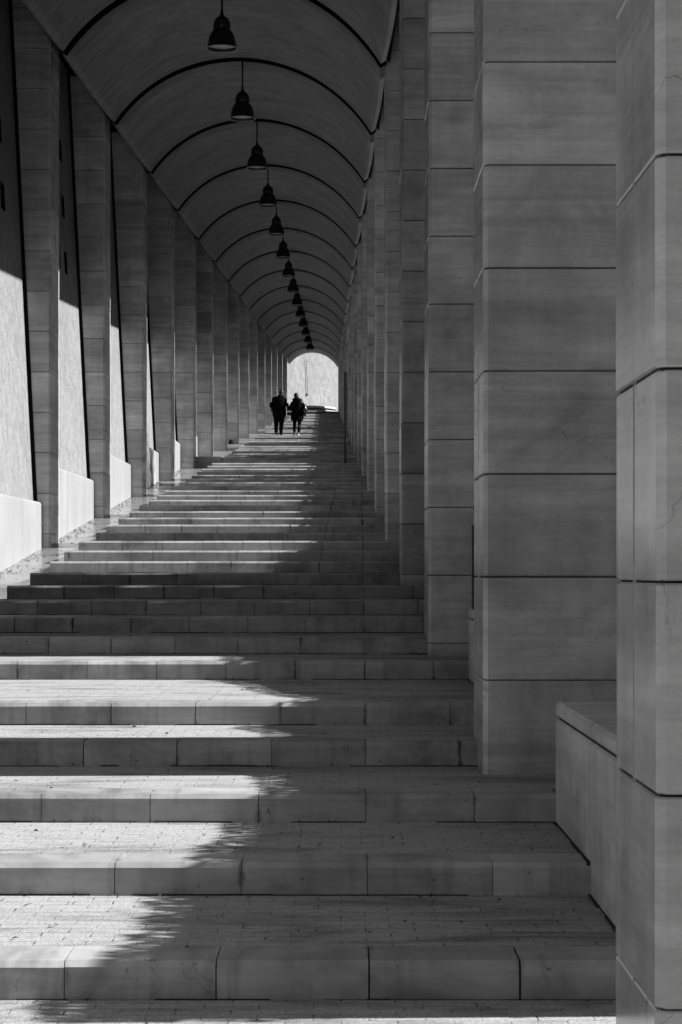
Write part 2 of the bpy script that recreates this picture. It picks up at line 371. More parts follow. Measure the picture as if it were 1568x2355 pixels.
# ------------------------------------------------------------------ pillars
def pillar(mb, mj, x0, x1, y0, y1, zb, zt, seam, ch=.03):
    n = math.floor((zb - JO) / C) + 1; z = zb; g_ = .005
    while z < zt - .02:
        zn = min(JO + n * C, zt); n += 1
        if zn - z > .06:
            ym = (y0 + y1) / 2 + .02
            for a, b in ((y0, ym - .0015), (ym + .0015, y1)):
                mb.cbox(x0, x1, a, b, z + (g_ if z > zb else 0), zn - g_, .012 if ch < .02 else ch, bz=.005)
        z = zn
    mj.box(x0 + .022, x1 - .022, y0 + .022, y1 - .022, zb, zt - .01)
def pillar_cols(mb, x0, x1, y0, y1, zb, zt, ch):
    """one course = an octagonal chamfered block; a vertical seam on the faces that look into the corridor"""
    n = math.floor((zb - JO) / C) + 1; z = zb; g_ = .0032; e = .006; rj = random.Random(int(abs(y0) * 37 + abs(x0) * 11))
    while z < zt - .02:
        zn = min(JO + n * C, zt); n += 1
        if zn - z > .05:
            a0, a1 = z + (g_ if z > zb else 0), zn - g_
            ox, oy = rj.uniform(-.0025, .0025), rj.uniform(-.0025, .0025); a1 -= rj.uniform(0, .002)
            def ring(zz, i):
                X0, X1, Y0, Y1 = x0 + i + ox, x1 - i + ox, y0 + i + oy, y1 - i + oy; c = ch - i * .4
                return [(X0 + c, Y0, zz), (X1 - c, Y0, zz), (X1, Y0 + c, zz), (X1, Y1 - c, zz), (X1 - c, Y1, zz), (X0 + c, Y1, zz), (X0, Y1 - c, zz), (X0, Y0 + c, zz)]
            rs = [ring(a0, e), ring(a0 + e, 0), ring(a1 - e, 0), ring(a1, e)]; vs = [q for r_ in rs for q in r_]; fs = []
            for r_ in range(3):
                for i in range(8): j = (i + 1) % 8; fs.append((r_ * 8 + i, r_ * 8 + j, (r_ + 1) * 8 + j, (r_ + 1) * 8 + i))
            fs += [tuple(reversed(range(8))), tuple(range(24, 32))]; mb.add(vs, fs, 0)
        z = zn
def beam_z(Y): return 8.62 + .0513 * (Y - 32)
for i, y in enumerate(PY):
    kb = {0: 0, 1: 3, 2: 6}.get(i, 4 * (i + 1) - 6); zb = lev(kb)
    x0 = XR(y); x1 = x0 + .92; y1 = y + .92; zt = beam_z(y) + .1
    if i == 0: lab = 'nearest stone pillar in the right-hand row, cut off by the edge of the picture'
    elif i == 1: lab = 'second nearest stone pillar of the right-hand row, its wide face standing beyond the low wall'
    elif i == 19: lab = 'farthest stone pillar of the right-hand row beside the bright opening'
    else: lab = '%s nearest stone pillar in the right-hand row of the colonnade' % ORD[i]
    t = thing('stone_pillar', lab, 'pillar', (x0 + .46, y + .46, zb), 'pillars of the right-hand row')
    n1 = math.floor((zb - JO) / C) + 1; z1 = JO + n1 * C
    if z1 - zb < .05: z1 += C
    m = MB(); pillar_cols(m, x0, x1, y, y1, z1, zt, .028); part(m, 'shaft', 'pillar', t)
    m = MB(); pillar_cols(m, x0, x1, y, y1, zb - .02, z1, .028); part(m, 'base_course', 'pillar', t)
    m = MB(); m.box(x0 + .018, x1 - .018, y + .018, y1 - .018, zb, zt - .01); part(m, 'joint_mortar', 'joint_dark', t)
    # the seam down the corridor face
    m = MB(); m.box(x0 - .001, x0 + .01, y + .479, y + .4802, zb + .01, zt - .02); part(m, 'vertical_seam', 'seam', t)

LY = [32.1 + 6.54 * i for i in range(-4, 15)]
for j, y in enumerate(LY):
    i = j - 4
    zb = ZR(y + .5) - .06; x1 = XL(y); x0 = x1 - .9; y1 = y + 1.0; zt = VZ(y) + .9
    if i < 0: lab = 'stone pillar of the left-hand row, %s before the first one wholly in view' % ORD[-i - 1]
    elif i == 0: lab = 'nearest whole stone pillar in the left-hand row, at the foot of the ramp'
    elif i == 14: lab = 'farthest stone pillar of the left-hand row next to the bright opening'
    else: lab = '%s nearest stone pillar in the left-hand row before the battered wall' % ORD[i]
    t = thing('stone_pillar', lab, 'pillar', (x0 + .45, y + .5, zb), 'pillars of the left-hand row')
    z1 = JO + (math.floor((zb + .12 - JO) / C) + 1) * C
    m = MB(); pillar_cols(m, x0, x1, y, y1, z1, zt, .028); part(m, 'shaft', 'pillar', t)
    m = MB(); pillar_cols(m, x0, x1, y, y1, zb, z1, .028); part(m, 'base_course', 'pillar', t)
    m = MB(); m.box(x0 + .018, x1 - .018, y + .018, y1 - .018, zb + .01, zt - .01); part(m, 'joint_mortar', 'joint_dark', t)
    m = MB(); m.box(x1 - .01, x1 + .0008, y + .498, y + .502, zb + .02, zt - .02); part(m, 'vertical_seam', 'seam', t)

# ------------------------------------------------------------------ left battered wall: one panel and one plinth per bay
wl = thing('battered_wall', 'rough plastered wall leaning back behind the left pillars, sunlit in its lower half', 'wall', (-5, 32, .3))
def wall_x(Y, z, zp): return WX(Y) - .125 - .05 * (z - zp)
for j in range(-5, 15):
    ya, yb = 32.1 + 6.54 * (j - 1) + 1.0, 32.1 + 6.54 * j
    if j == -2: continue      # unseen bay left out to cut light bounced onto the steps
    zp = 1.08 + .63 * j; ztop = VZ(yb) + 1.0
    m = MB(); wz = [5.5, 6.5, 7.5]; hy = yb - 1.55; hs = .19
    cols = [ya - .1, yb - 2.65, yb - 2.25, hy - hs, hy + hs, yb - .02]
    zs = [zp - .4] + [q for c_ in wz for q in (c_ - .2, c_ + .2)] + [max(ztop, 8.2)]
    ok = zs[1] > zp + .3
    if not ok: zs = [zp - .4] + [q for c_ in wz[0:0] for q in ()] + [max(ztop, zp + 3)]
    holes = []
    for a in range(len(cols) - 1):
        for b in range(len(zs) - 1):
            hole = ok and ((a == 3 and b in (1, 3, 5)) or (a == 1 and b == 1))
            P = [(wall_x(cols[a], zs[b], zp), cols[a], zs[b]), (wall_x(cols[a + 1], zs[b], zp), cols[a + 1], zs[b]),
                 (wall_x(cols[a + 1], zs[b + 1], zp), cols[a + 1], zs[b + 1]), (wall_x(cols[a], zs[b + 1], zp), cols[a], zs[b + 1])]
            if not hole: m.add(P, [(0, 1, 2, 3)])
            else:
                Q = [(x - .35, yy, zz) for x, yy, zz in P]
                hb = MB(); hb.add(P + Q, [(4, 5, 6, 7), (0, 4, 5, 1), (1, 5, 6, 2), (2, 6, 7, 3), (3, 7, 4, 0)]); holes.append(hb)
    po = part(m, 'plaster_panel', 'plaster', wl)
    for hb in holes: hb.build('square_opening', 'dark', po)
    # near-black strip painting the shade of the gap between wall and pillar
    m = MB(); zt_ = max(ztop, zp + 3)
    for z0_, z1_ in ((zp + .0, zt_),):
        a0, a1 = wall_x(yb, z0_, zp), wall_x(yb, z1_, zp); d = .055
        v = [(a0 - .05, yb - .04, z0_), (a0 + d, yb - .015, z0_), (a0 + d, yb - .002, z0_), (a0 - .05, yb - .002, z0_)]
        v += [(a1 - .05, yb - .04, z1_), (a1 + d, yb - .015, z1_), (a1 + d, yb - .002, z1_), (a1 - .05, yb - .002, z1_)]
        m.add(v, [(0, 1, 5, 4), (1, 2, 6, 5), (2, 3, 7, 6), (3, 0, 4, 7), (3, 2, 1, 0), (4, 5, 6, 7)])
    m.build('slot_shade_strip', 'dark', po)
    # plinth
    m = MB(); yA, yB = ya - .05, yb - .004
    def pl(Y, off, z): return (WX(Y) - off, Y, z)
    zlo = ZR(yA) - .15
    n = 5; prof = [(0, zlo)] + [(.05 - .05 * math.cos(R(90 * q / n)), zp - .05 + .05 * math.sin(R(90 * q / n))) for q in range(n + 1)] + [(.6, zp + .008), (.6, zlo)]
    vs = [pl(yA, *q) for q in prof] + [pl(yB, *q) for q in prof]; k_ = len(prof)
    fs = [(q, (q + 1) % k_, k_ + (q + 1) % k_, k_ + q) for q in range(k_)] + [tuple(range(k_)), tuple(reversed(range(k_, 2 * k_)))]
    m.add(vs, fs); part(m, 'plinth', 'plinth', wl)
m = MB()
ya, yb = -3., 124.
v = [(WX(ya) - 1.2, ya, -3), (WX(yb) - 1.2, yb, 7), (WX(yb) - 1.2, yb, VZ(yb) + 2), (WX(ya) - 1.2, ya, VZ(ya) + 2)]
v += [(q[0] - .4, q[1], q[2]) for q in v]
m.add(v, [(0, 1, 2, 3), (7, 6, 5, 4), (0, 4, 5, 1), (1, 5, 6, 2), (2, 6, 7, 3), (3, 7, 4, 0)]); part(m, 'wall_core', 'roof', wl)

# ------------------------------------------------------------------ vault
vt = thing('barrel_vault', 'grey plastered barrel vault with dark transverse joints over the stairs', 'vaulted ceiling', (-1.8, 32, 8))
def vault_pt(Y, u, dr=0., bow=0.):
    """u in -1..1 across the vault"""
    l, r = VL(Y), VR(Y); zl, zr = VZ(Y), VZ(Y) - .19
    cx = (l + r) / 2; half = (r - l) / 2 + bow; A = R(57.0); Rad = half / math.sin(A)
    th = A * u; x = cx + (Rad + dr) * math.sin(th); z = (zl + zr) / 2 + (zr - zl) / 2 * u + (Rad + dr) * math.cos(th) - Rad * math.cos(A)
    return (x, Y, z)
GAP = .19
arcY = [32.0 + 6.56 * i for i in range(-4, 16)]
NU, NY = 40, 6
for i in range(len(arcY) - 1):
    a, b = arcY[i] + GAP, arcY[i + 1] - (GAP if i < len(arcY) - 2 else 0)
    m = MB(); vs = []; fs = []
    for q in range(NY + 1):
        Y = a + (b - a) * q / NY; bow = .035 * math.sin(math.pi * q / NY)
        for u in range(NU + 1): vs.append(vault_pt(Y, -1 + 2 * u / NU, 0, bow))
    o_ = len(vs)
    for q in range(NY + 1):
        Y = a + (b - a) * q / NY; bow = .035 * math.sin(math.pi * q / NY)
        for u in range(NU + 1): vs.append(vault_pt(Y, -1 + 2 * u / NU, .09, bow))
    W = NU + 1
    for q in range(NY):
        for u in range(NU):
            fs.append((q * W + u, (q + 1) * W + u, (q + 1) * W + u + 1, q * W + u + 1))
            fs.append((o_ + q * W + u, o_ + q * W + u + 1, o_ + (q + 1) * W + u + 1, o_ + (q + 1) * W + u))
    ns = len(fs)
    m.add(vs, fs, 0, True); ed = []
    for u in range(NU): ed += [(u, u + 1, o_ + u + 1, o_ + u), (NY * W + u + 1, NY * W + u, o_ + NY * W + u, o_ + NY * W + u + 1)]
    for q in range(NY): ed += [(q * W, o_ + q * W, o_ + (q + 1) * W, (q + 1) * W), (q * W + NU, (q + 1) * W + NU, o_ + (q + 1) * W + NU, o_ + q * W + NU)]
    m.f += [tuple(e) for e in ed]; m.mi += [1] * (2 * NU) + [0] * (len(ed) - 2 * NU); m.sm += [False] * len(ed)  # panel ends near-black, shade of the joints put into the colour
    part(m, 'vault_panel', ['vault', 'dark'], vt)
# near-black liner painting the shade inside the open joints
m = MB(); vs = []; fs = []
for q, Y in enumerate((arcY[0], arcY[-1] - .2)):
    for u in range(NU + 1): vs.append(vault_pt(Y, (-1 + 2 * u / NU) * 1.0, .11))
for q, Y in enumerate((arcY[0], arcY[-1] - .2)):
    for u in range(NU + 1): vs.append(vault_pt(Y, (-1 + 2 * u / NU) * 1.0, .18))
W = NU + 1
fs = [(u, W + u, W + u + 1, u + 1) for u in range(NU)] + [(2 * W + u, 2 * W + u + 1, 3 * W + u + 1, 3 * W + u) for u in range(NU)]
m.add(vs, fs, 0, True); part(m, 'joint_shade_liner', 'dark', vt)
# roof slab and outer beam
def slab(m, ya, yb, x0a, x0b, x1a, x1b, z0a, z0b, z1a, z1b):
    v = [(x0a, ya, z0a), (x1a, ya, z0a), (x1b, yb, z0b), (x0b, yb, z0b), (x0a, ya, z1a), (x1a, ya, z1a), (x1b, yb, z1b), (x0b, yb, z1b)]
    m.add(v, [(3, 2, 1, 0), (4, 5, 6, 7), (0, 1, 5, 4), (1, 2, 6, 5), (2, 3, 7, 6), (3, 0, 4, 7)])
rf = thing('roof_slab', 'dark concrete roof above the vault resting on the pillar rows', 'roof', (-1.8, 32, 10))
ya, yb = arcY[0] - .3, arcY[-1] + .0
m = MB(); zc = lambda Y: vault_pt(Y, 0)[2] + .32
slab(m, ya, yb, WX(ya) - 1.6, WX(yb) - 1.6, XR(ya) + .92, XR(yb) + .92, zc(ya), zc(yb), zc(ya) + .4, zc(yb) + .4); part(m, 'slab', 'roof', rf)
m = MB(); slab(m, ya, yb, XR(ya) + .3, XR(yb) + .3, XR(ya) + .92, XR(yb) + .92, beam_z(ya), beam_z(yb), zc(ya) + .05, zc(yb) + .05); part(m, 'edge_beam', 'roof', rf)
# end gable closing the roof space round the vault
m = MB(); Y = yb
pts = [vault_pt(Y, -1 + 2 * u / NU, .2) for u in range(NU + 1)]; vs = []; fs = []
for (x, y_, z_) in pts: vs += [(x, Y + .0, z_), (x, Y + .0, zc(Y) + .3), (x, Y + .15, z_), (x, Y + .15, zc(Y) + .3)]
for u in range(NU):
    a_ = 4 * u; b_ = a_ + 4; fs += [(a_, b_, b_ + 1, a_ + 1), (a_ + 2, a_ + 3, b_ + 3, b_ + 2), (a_, a_ + 2, b_ + 2, b_)]
m.add(vs, fs); part(m, 'end_gable', 'roof', rf)

# ------------------------------------------------------------------ pendant lamps
for i in range(-1, 14):
    y = 32.1 + 6.54 * i
    if i < 0: continue
    cx = (VL(y) + VR(y)) / 2 - .02; zr = 8.05 + .0525 * (y - 32); top = vault_pt(y, 0)[2]
    lab = '%s nearest dark bell-shaped pendant lamp hanging along the vault' % ORD[i]
    if i == 0: lab = 'nearest dark bell-shaped pendant lamp, hanging at the top edge of the picture'
    if i == 13: lab = 'farthest dark bell-shaped pendant lamp, hanging in front of the bright opening'
    t = thing('pendant_lamp', lab, 'lamp', (cx, y, top), 'pendant lamps along the vault')
    o = (cx, y, zr)
    m = MB(); m.tube([(cx, y, top + .12), (cx, y, zr + .56)], .017, 8); part(m, 'rod', 'metal', t)
    m = MB(); m.lathe([(.0, .6), (.018, .6), (.024, .54), (.04, .495), (.075, .48), (.1, .455), (.125, .41), (.135, .36), (.135, .31), (.12, .285), (.10, .285)], 28, 0, o); part(m, 'housing', 'lamp', t)
    m = MB(); m.lathe([(.11, .29), (.135, .28), (.17, .235), (.2, .17), (.215, .10), (.222, .04), (.24, .0), (.236, -.004), (.23, .0), (.212, .04), (.2, .1), (.18, .17), (.13, .25), (.0, .27)], 32, 0, o)
    sh = part(m, 'bell_shade', 'lamp', t)
    m = MB(); m.lathe([(.243, .006), (.246, -.002), (.243, -.008), (.232, -.008), (.229, -.001)], 32, 0, o); m.build('rim', 'rim', sh)
    m = MB(); m.lathe([(.0, .045), (.212, .045), (.212, .05), (.0, .05)], 28, 0, o, False); m.build('diffuser', 'glass', sh)
    m = MB(); a_ = random.uniform(-2.2, -.9); m.tube([(cx + .22 * math.cos(a_), y + .22 * math.sin(a_), zr + .02), (cx + .223 * math.cos(a_), y + .223 * math.sin(a_), zr + .06)], [.014, .006], 6); m.build('clip', 'metal', sh)

# ------------------------------------------------------------------ low walls between the right pillars
bays = [(7.9, YK[3], 0, 2), (PY[1] + .94, YK[6], 3, 5), (PY[2] + .94, YK[10], 6, 8)] + [(PY[i] + .94, PY[i] + 5.0, 4 * (i + 1) - 6, 4 * (i + 1) - 4) for i in range(3, 19)]
for i, (ya, yb, ka, kb) in enumerate(bays):
    x0 = XR(yb) + .275 - .07 + (.0 if i else .0); x0 = {0: 1.176, 1: 1.092}.get(i, XR(yb) + .24)
    zt = lev(kb) + .66 if i == 0 else lev(kb) + .605
    lab = {0: 'low stone wall with flat capping stones between the two nearest right-hand pillars', 1: 'low stone wall glimpsed behind the second nearest right-hand pillar, under a black railing'}.get(i, 'low stone wall with flat capping stones in the %s bay between right-hand pillars' % ORD[i])
    t = thing('low_wall', lab, 'low wall', (x0 + .5, (ya + yb) / 2, lev(ka)), 'low walls between the right-hand pillars')
    m = MB()
    ys = [yb]
    while ys[-1] - 1.62 > ya + .3: ys.append(ys[-1] - 1.62)
    ys.append(ya); ys.reverse()
    for a, b in zip(ys[:-1], ys[1:]): m.cbox(x0, x0 + 1.0, a + .0015, b - .0015, lev(ka) - .1, zt - .095, .012)
    part(m, 'facing_slabs', 'cap', t)
    m = MB()
    for a, b in zip(ys[:-1], ys[1:]): m.cbox(x0 + .0, x0 + 1.02, a + .0015, b - .0015, zt - .085, zt, .018)
    part(m, 'coping', 'cap', t)
    m = MB(); m.box(x0 + .018, x0 + .98, ya + .02, yb - .02, zt - .12, zt - .02)
    for kk in range(ka, kb + 1):
        a_, b_ = max(ya, YK.get(kk, ya) + .01), min(yb, YK.get(kk + 1, yb))
        while a_ < b_ - .03:
            c_ = min(b_, a_ + random.uniform(.1, .4)); m.box(x0 - random.uniform(.006, .02), x0 + .02, a_, c_, lev(kk) - .02, lev(kk) + random.uniform(.0, .005)); a_ = c_
    part(m, 'bed_joint', 'joint_dark', t)
# black railing behind the second pillar
t = thing('handrail', 'black metal railing standing on the low wall, glimpsed behind the second right-hand pillar', 'railing', (1.15, 17.6, lev(5) + .6))
zt = lev(5) + .605; m = MB(); m.cbox(1.10, 1.19, 17.55, 17.60, zt, zt + .71, .006); m.cbox(1.98, 2.04, 17.55, 17.60, zt, zt + .71, .006); part(m, 'post', 'metal', t)
m = MB(); m.cbox(1.19, 1.98, 17.56, 17.59, zt + .64, zt + .69, .004); m.cbox(1.19, 1.98, 17.56, 17.59, zt + .05, zt + .1, .004)
for q in range(7): m.box(1.27 + q * .1, 1.285 + q * .1, 17.567, 17.583, zt + .1, zt + .64)
part(m, 'infill_bars', 'metal', t)
m = MB(); m.tube([(1.115, 17.575, zt + .83), (2.0, 17.575, zt + .83)], .034, 12); m.tube([(1.5, 17.575, zt + .68), (1.5, 17.575, zt + .81)], .012, 8); part(m, 'rail', 'metal', t)

# slim post on the stairs
zb = lev(30); yp = YK[30] + 1.2; xp = (794.5 - 784) * yp / F
t = thing('metal_post', 'slim tall dark metal post standing on the stairs close to the right-hand pillars', 'post', (xp, yp, zb))
m = MB(); m.cbox(xp - .045, xp + .035, yp - .03, yp + .03, zb, zb + 2.62, .006); part(m, 'pole', 'post', t)
m = MB(); m.box(xp + .036, xp + .05, yp - .028, yp + .028, zb + .75, zb + 2.58); part(m, 'edge_strip', 'grey', t)
m = MB(); m.cbox(xp - .08, xp + .075, yp - .07, yp + .07, zb, zb + .02, .004); part(m, 'foot_plate', 'metal', t)

# stone blocks closing the ramp
for (y, xa, xb, zl, zh, lab) in ((59.1, -4.30, -3.39, ZR(59.1) - .2, (1316 - 1050) * 59.1 / F, 'dark-fronted low stone block lying across the ramp below the sixth left-hand pillar'),
                                 (109.7, -3.55, -2.66, ZR(109.7) - .3, (1316 - 956) * 109.7 / F, 'small low stone block across the top of the ramp behind the walking couple')):
    t = thing('stone_block', lab, 'stone block', ((xa + xb) / 2, y, zl), 'stone blocks across the ramp')
    m = MB(); m.cbox(xa, xb, y, y + .5, zl, zh - .0, .02); part(m, 'block', 'cap', t)
    m = MB(); v = [(xb + .003, y + .01, zh - .02), (xb + .22, y + .01, zh - .27), (xb + .22, y + .4, zh - .27), (xb + .003, y + .4, zh - .02), (xb + .003, y + .01, zh - .5), (xb + .22, y + .01, zh - .5), (xb + .22, y + .4, zh - .5), (xb + .003, y + .4, zh - .5)]
    m.add(v, [(0, 1, 2, 3), (0, 4, 5, 1), (1, 5, 6, 2), (2, 6, 7, 3)]); part(m, 'sloped_end', 'plinth', t)

# floodlight at the foot of a left pillar
yf = LY[4 + 7] - .12; xf = (531 - 784) * yf / F; zf = ZR(yf)
t = thing('floodlight', 'small dark dome-shaped floodlight at the foot of a left-hand pillar', 'floodlight', (xf, yf, zf))
m = MB(); m.lathe([(.0, .17), (.04, .165), (.07, .14), (.08, .1), (.08, .02), (.09, .0)], 18, 0, (xf, yf, zf)); part(m, 'housing', 'dark', t)
m = MB(); m.box(xf - .1, xf + .1, yf - .02, yf + .02, zf, zf + .02); part(m, 'bracket', 'dark', t)

# ------------------------------------------------------------------ plaza: round fountain and the far wall
cx, cy = -2.15, 132.7; z0 = ZT - .004
t = thing('round_fountain', 'low round white stone basin with a dark band beyond the top of the stairs', 'fountain', (cx, cy, z0))
m = MB(); m.lathe([(0, 0), (3.5, 0), (3.5, .36), (3.46, .40), (0, .4)], 64, 0, (cx, cy, z0), False); part(m, 'base_step', 'kerb', t)
m = MB(); m.lathe([(1.72, .4), (1.72, .62)], 64, 0, (cx, cy, z0)); m.lathe([(1.9, .4), (1.9, .60), (1.86, .62), (1.6, .62)], 64, 0, (cx, cy, z0), False); part(m, 'drum', 'white', t)
m = MB(); m.lathe([(1.6, .60), (1.78, .60), (1.78, .74), (1.6, .74)], 64, 0, (cx, cy, z0), False); part(m, 'dark_band', 'dark', t)
m = MB(); m.lathe([(1.5, .70), (1.84, .70), (1.88, .74), (1.84, .84), (1.6, .88), (0, .88)], 64, 0, (cx, cy, z0), False); part(m, 'lip', 'white', t)
an = R(50); dx, dy = math.cos(an), math.sin(an)
fw = thing('far_wall', 'bright sunlit rough wall seen through the arched opening at the end', 'wall', (-2, 139.5, z0))
m = MB(); L0, L1 = -7.0, 40.0; nx, ny = dy, -dx
vs = []; NW, NH = 94, 26; rr = random.Random(5)
for i in range(NW + 1):
    for j in range(NH + 1):
        l = L0 + (L1 - L0) * i / NW; z_ = z0 - .2 + 15 * j / NH; d_ = rr.uniform(-.02, .02) - .03 * (z_ - z0)
        vs.append((-2 + dx * l + nx * d_, 139.5 + dy * l + ny * d_, z_))
fs = [(i * (NH + 1) + j, (i + 1) * (NH + 1) + j, (i + 1) * (NH + 1) + j + 1, i * (NH + 1) + j + 1) for i in range(NW) for j in range(NH)]
m.add(vs, fs, 0, True); part(m, 'wall_face', 'farwall', fw)
m = MB(); a_ = Vector((-2 + dx * L0 - nx * .9, 139.5 + dy * L0 - ny * .9, 0)); b_ = Vector((-2 + dx * L1 - nx * .9, 139.5 + dy * L1 - ny * .9, 0))
v = [(a_.x, a_.y, z0), (b_.x, b_.y, z0), (b_.x, b_.y, z0 + 14.8), (a_.x, a_.y, z0 + 14.8)]; v += [(q[0] - nx * .5, q[1] - ny * .5, q[2]) for q in v]
m.add(v, [(0, 1, 2, 3), (7, 6, 5, 4), (0, 4, 5, 1), (1, 5, 6, 2), (2, 6, 7, 3), (3, 7, 4, 0)]); part(m, 'wall_core', 'plaster', fw)
def onwall(xpix, z_, off=.08):   # a point on the far wall in the direction of a given bearing
    b = (xpix - 784) / F; l = (b * 139.5 + 2) / (dx - b * dy); d_ = off - .03 * (z_ - z0)
    return (-2 + dx * l + nx * d_, 139.5 + dy * l + ny * d_, z_)
pp = thing('wall_pipe', 'thin dark pipe with a knob at its foot on the far bright wall', 'pipe', onwall(706.5, z0 + 2.4))
m = MB(); m.tube([onwall(706.5, 11.9), onwall(706.5, 14.2)], .018, 8); part(m, 'pipe', 'grey', pp)
m = MB(); m.tube([onwall(705.6, 11.76), onwall(706.3, 11.92)], .045, 8); part(m, 'knob', 'metal', pp)
# leaf litter along the foot of the plinth and on the treads
m = MB(); rl = random.Random(21)
def litter(x, y, z, sz):
    a = rl.uniform(0, 6.28); c, d = math.cos(a) * sz, math.sin(a) * sz; h = rl.uniform(.004, .018)
    m.add([(x - c, y - d, z + .003), (x + d * .4, y - c * .4, z + h), (x + c, y + d, z + .005), (x - d * .4, y + c * .4, z + h * .6)], [(0, 1, 2), (0, 2, 3)])
for _ in range(900):
    y = rl.uniform(26, 62); u = abs(rl.gauss(0, .12)); litter(WX(y) + .02 + u, y, ZR(y), rl.uniform(.012, .03))
for _ in range(120):
    y = rl.uniform(26, 60); litter(rl.uniform(XL(y), XS(y)), y, ZR(y), rl.uniform(.015, .035))
for _ in range(90):
    k = rl.choice([0, 1, 1, 2, 2, 3, 4, 5, 5, 6, 7]); ya_, yb_ = YK.get(k, 7.0), YK[k + 1]; litter(rl.uniform(-3.4, 1.1), rl.uniform(max(ya_, 7) + .02, yb_ - .02), lev(k), rl.uniform(.008, .02))
for _ in range(260):
    k = rl.choice(list(range(1, 9))); litter(rl.uniform(-3.6, 1.1), YK[k] - abs(rl.gauss(0, .02)) - .004, lev(k - 1), rl.uniform(.006, .014))
tag(m.build('leaf_litter', 'leaf'), 'scattered dry leaves and grit along the foot of the left wall and on the treads', 'leaf litter', None, 'stuff')

# ------------------------------------------------------------------ hedge and trees outside the right row (they throw the dappled shade)
def leaves(mb, n, fn, size, rg):
    for _ in range(n):
        c = Vector(fn()); a = Vector((rg.gauss(0, 1), rg.gauss(0, 1), rg.gauss(0, 1))).normalized(); b = a.orthogonal().normalized()
        s_ = size * rg.uniform(.6, 1.3); mb.add([c - a * s_, c + b * s_ * .45, c + a * s_, c - b * s_ * .45], [(0, 1, 2, 3)])
def HH(Y): return .42 + .0965 * (Y - 10)
rg = random.Random(11)
def hedge_mesh(L, n, size, sl=.0963):
    mb = MB()
    bumps = [(rg.uniform(0, L), rg.uniform(.25, .7), rg.uniform(-.11, .11)) for _ in range(int(L * 2.2))]
    near = sl < .09
    def topz(y): return sum(h * math.exp(-((y - c) / w_) ** 2) for c, w_, h in bumps) * (.35 if near else 1) + (.12 * math.exp(-((y - .2) / 1.2) ** 2) + .04 if near else 0)
    def fn():
        y = rg.uniform(-.05, L + .05); x = rg.uniform(-.45, .5); tz = topz(y); d = rg.uniform(0, .30) if rg.random() < .9 else rg.uniform(.3, 1.4)
        return (x, y, sl * y + tz - .6 * max(0, .1 - x) - .3 * max(0, x - .1) + abs(rg.gauss(0, .02)) - d)
    leaves(mb, n, fn, size, rg)
    co = MB(); N = 44
    for i in range(N):
        a, b = L * i / N, L * (i + 1) / N; zt_ = sl * a + topz(a) - .21
        co.box(-.1, .3, a, b, .0963 * a - 2.6, zt_)  # solid core added inside the foliage to block the sun
    return mb, co
for i, y in enumerate(PY[:19]):
    ya = 7.9 if i == 0 else y + .2; yb = PY[i + 1] + .2 if i < 19 - 1 else y + 6.5
    L = yb - ya; xh = XR(y) + 1.25
    t = thing('hedge', 'clipped leafy hedge outside the right-hand pillars, %s from the camera' % ORD[i], 'hedge', (xh + .45, ya, (.46 if i == 0 else HH(ya) + (.06 if i < 3 else .22) - (0 if i < 3 else .28)) - 1.9), 'hedges outside the right-hand pillars')
    if i < 4 or i == 4:
        mb, core = hedge_mesh(L, 9500 if i < 3 else 4500, .04 if i < 3 else .055, .045 if i == 0 else .0963)
        lo = mb.build('foliage', 'leaf', t); cr_ = core.build('shade_core', 'bark', t); last = (lo, cr_)
    else:
        lo = last[0].copy(); cr_ = last[1].copy(); COL.objects.link(lo); COL.objects.link(cr_); lo.parent = t; cr_.parent = t
    lo.location = (0, 0, 1.9); cr_.location = (0, 0, 1.9)
def tree(x, y, zg, zc_, rx, ry, rz, n, size, lab, holes=.0):
    t = thing('leafy_tree', lab, 'tree', (x, y, zg), 'trees outside the right-hand pillars')
    m = MB(); m.tube([(x, y, zg - .3), (x + .1, y + .05, (zg + zc_) / 2), (x, y, zc_)], [.16, .12, .07], 10)
    cl = [(rg.gauss(0, .45), rg.gauss(0, .45), rg.gauss(0, .45), rg.uniform(.18, .4)) for _ in range(26)]
    for c in cl[:12]: m.tube([(x, y, zc_ - rz * .6), (x + c[0] * rx * .5, y + c[1] * ry * .5, zc_ + c[2] * rz * .4), (x + c[0] * rx, y + c[1] * ry, zc_ + c[2] * rz)], [.05, .03, .01], 6)
    part(m, 'trunk', 'bark', t)
    def fn():
        c = rg.choice(cl); r_ = c[3]; return (x + (c[0] + rg.gauss(0, r_ * .5)) * rx, y + (c[1] + rg.gauss(0, r_ * .5)) * ry, zc_ + (c[2] + rg.gauss(0, r_ * .5)) * rz)
    m = MB(); leaves(m, n, fn, size, rg); part(m, 'crown', 'leaf', t)
def gz(Y): return .0963 * Y - 2.7
tree(7.5, 21.9, gz(22.3), 6.4, 3.0, 1.9, 4.6, 30000, .12, 'dense tall tree outside the third bay of the right-hand pillars')
tree(7.5, 24.2, gz(24.3), 6.7, 3.0, 1.6, 4.6, 30000, .12, 'dense round tree between the third and fourth bays of the right-hand pillars')
tree(7.5, 25.9, gz(26.3), 6.6, 2.8, .85, 4.2, 16000, .12, 'dense narrow tree outside the fourth bay of the right-hand pillars')
tree(7.5, 49.5, gz(49.5), 8.6, 3.0, 1.9, 3.2, 5200, .12, 'thin open tree outside the seventh bay of the right-hand pillars')
tree(7.0, 61.5, gz(61.5), 9.0, 2.6, 2.4, 2.8, 9000, .12, 'round tree outside the ninth bay of the right-hand pillars')
tree(7.0, 73.0, gz(73), 9.6, 2.6, 1.6, 2.6, 5000, .12, 'small tree outside the eleventh bay of the right-hand pillars')
tree(7.0, 93.0, gz(93), 11.2, 2.6, 2.0, 2.6, 6000, .12, 'spreading tree outside the fourteenth bay of the right-hand pillars')

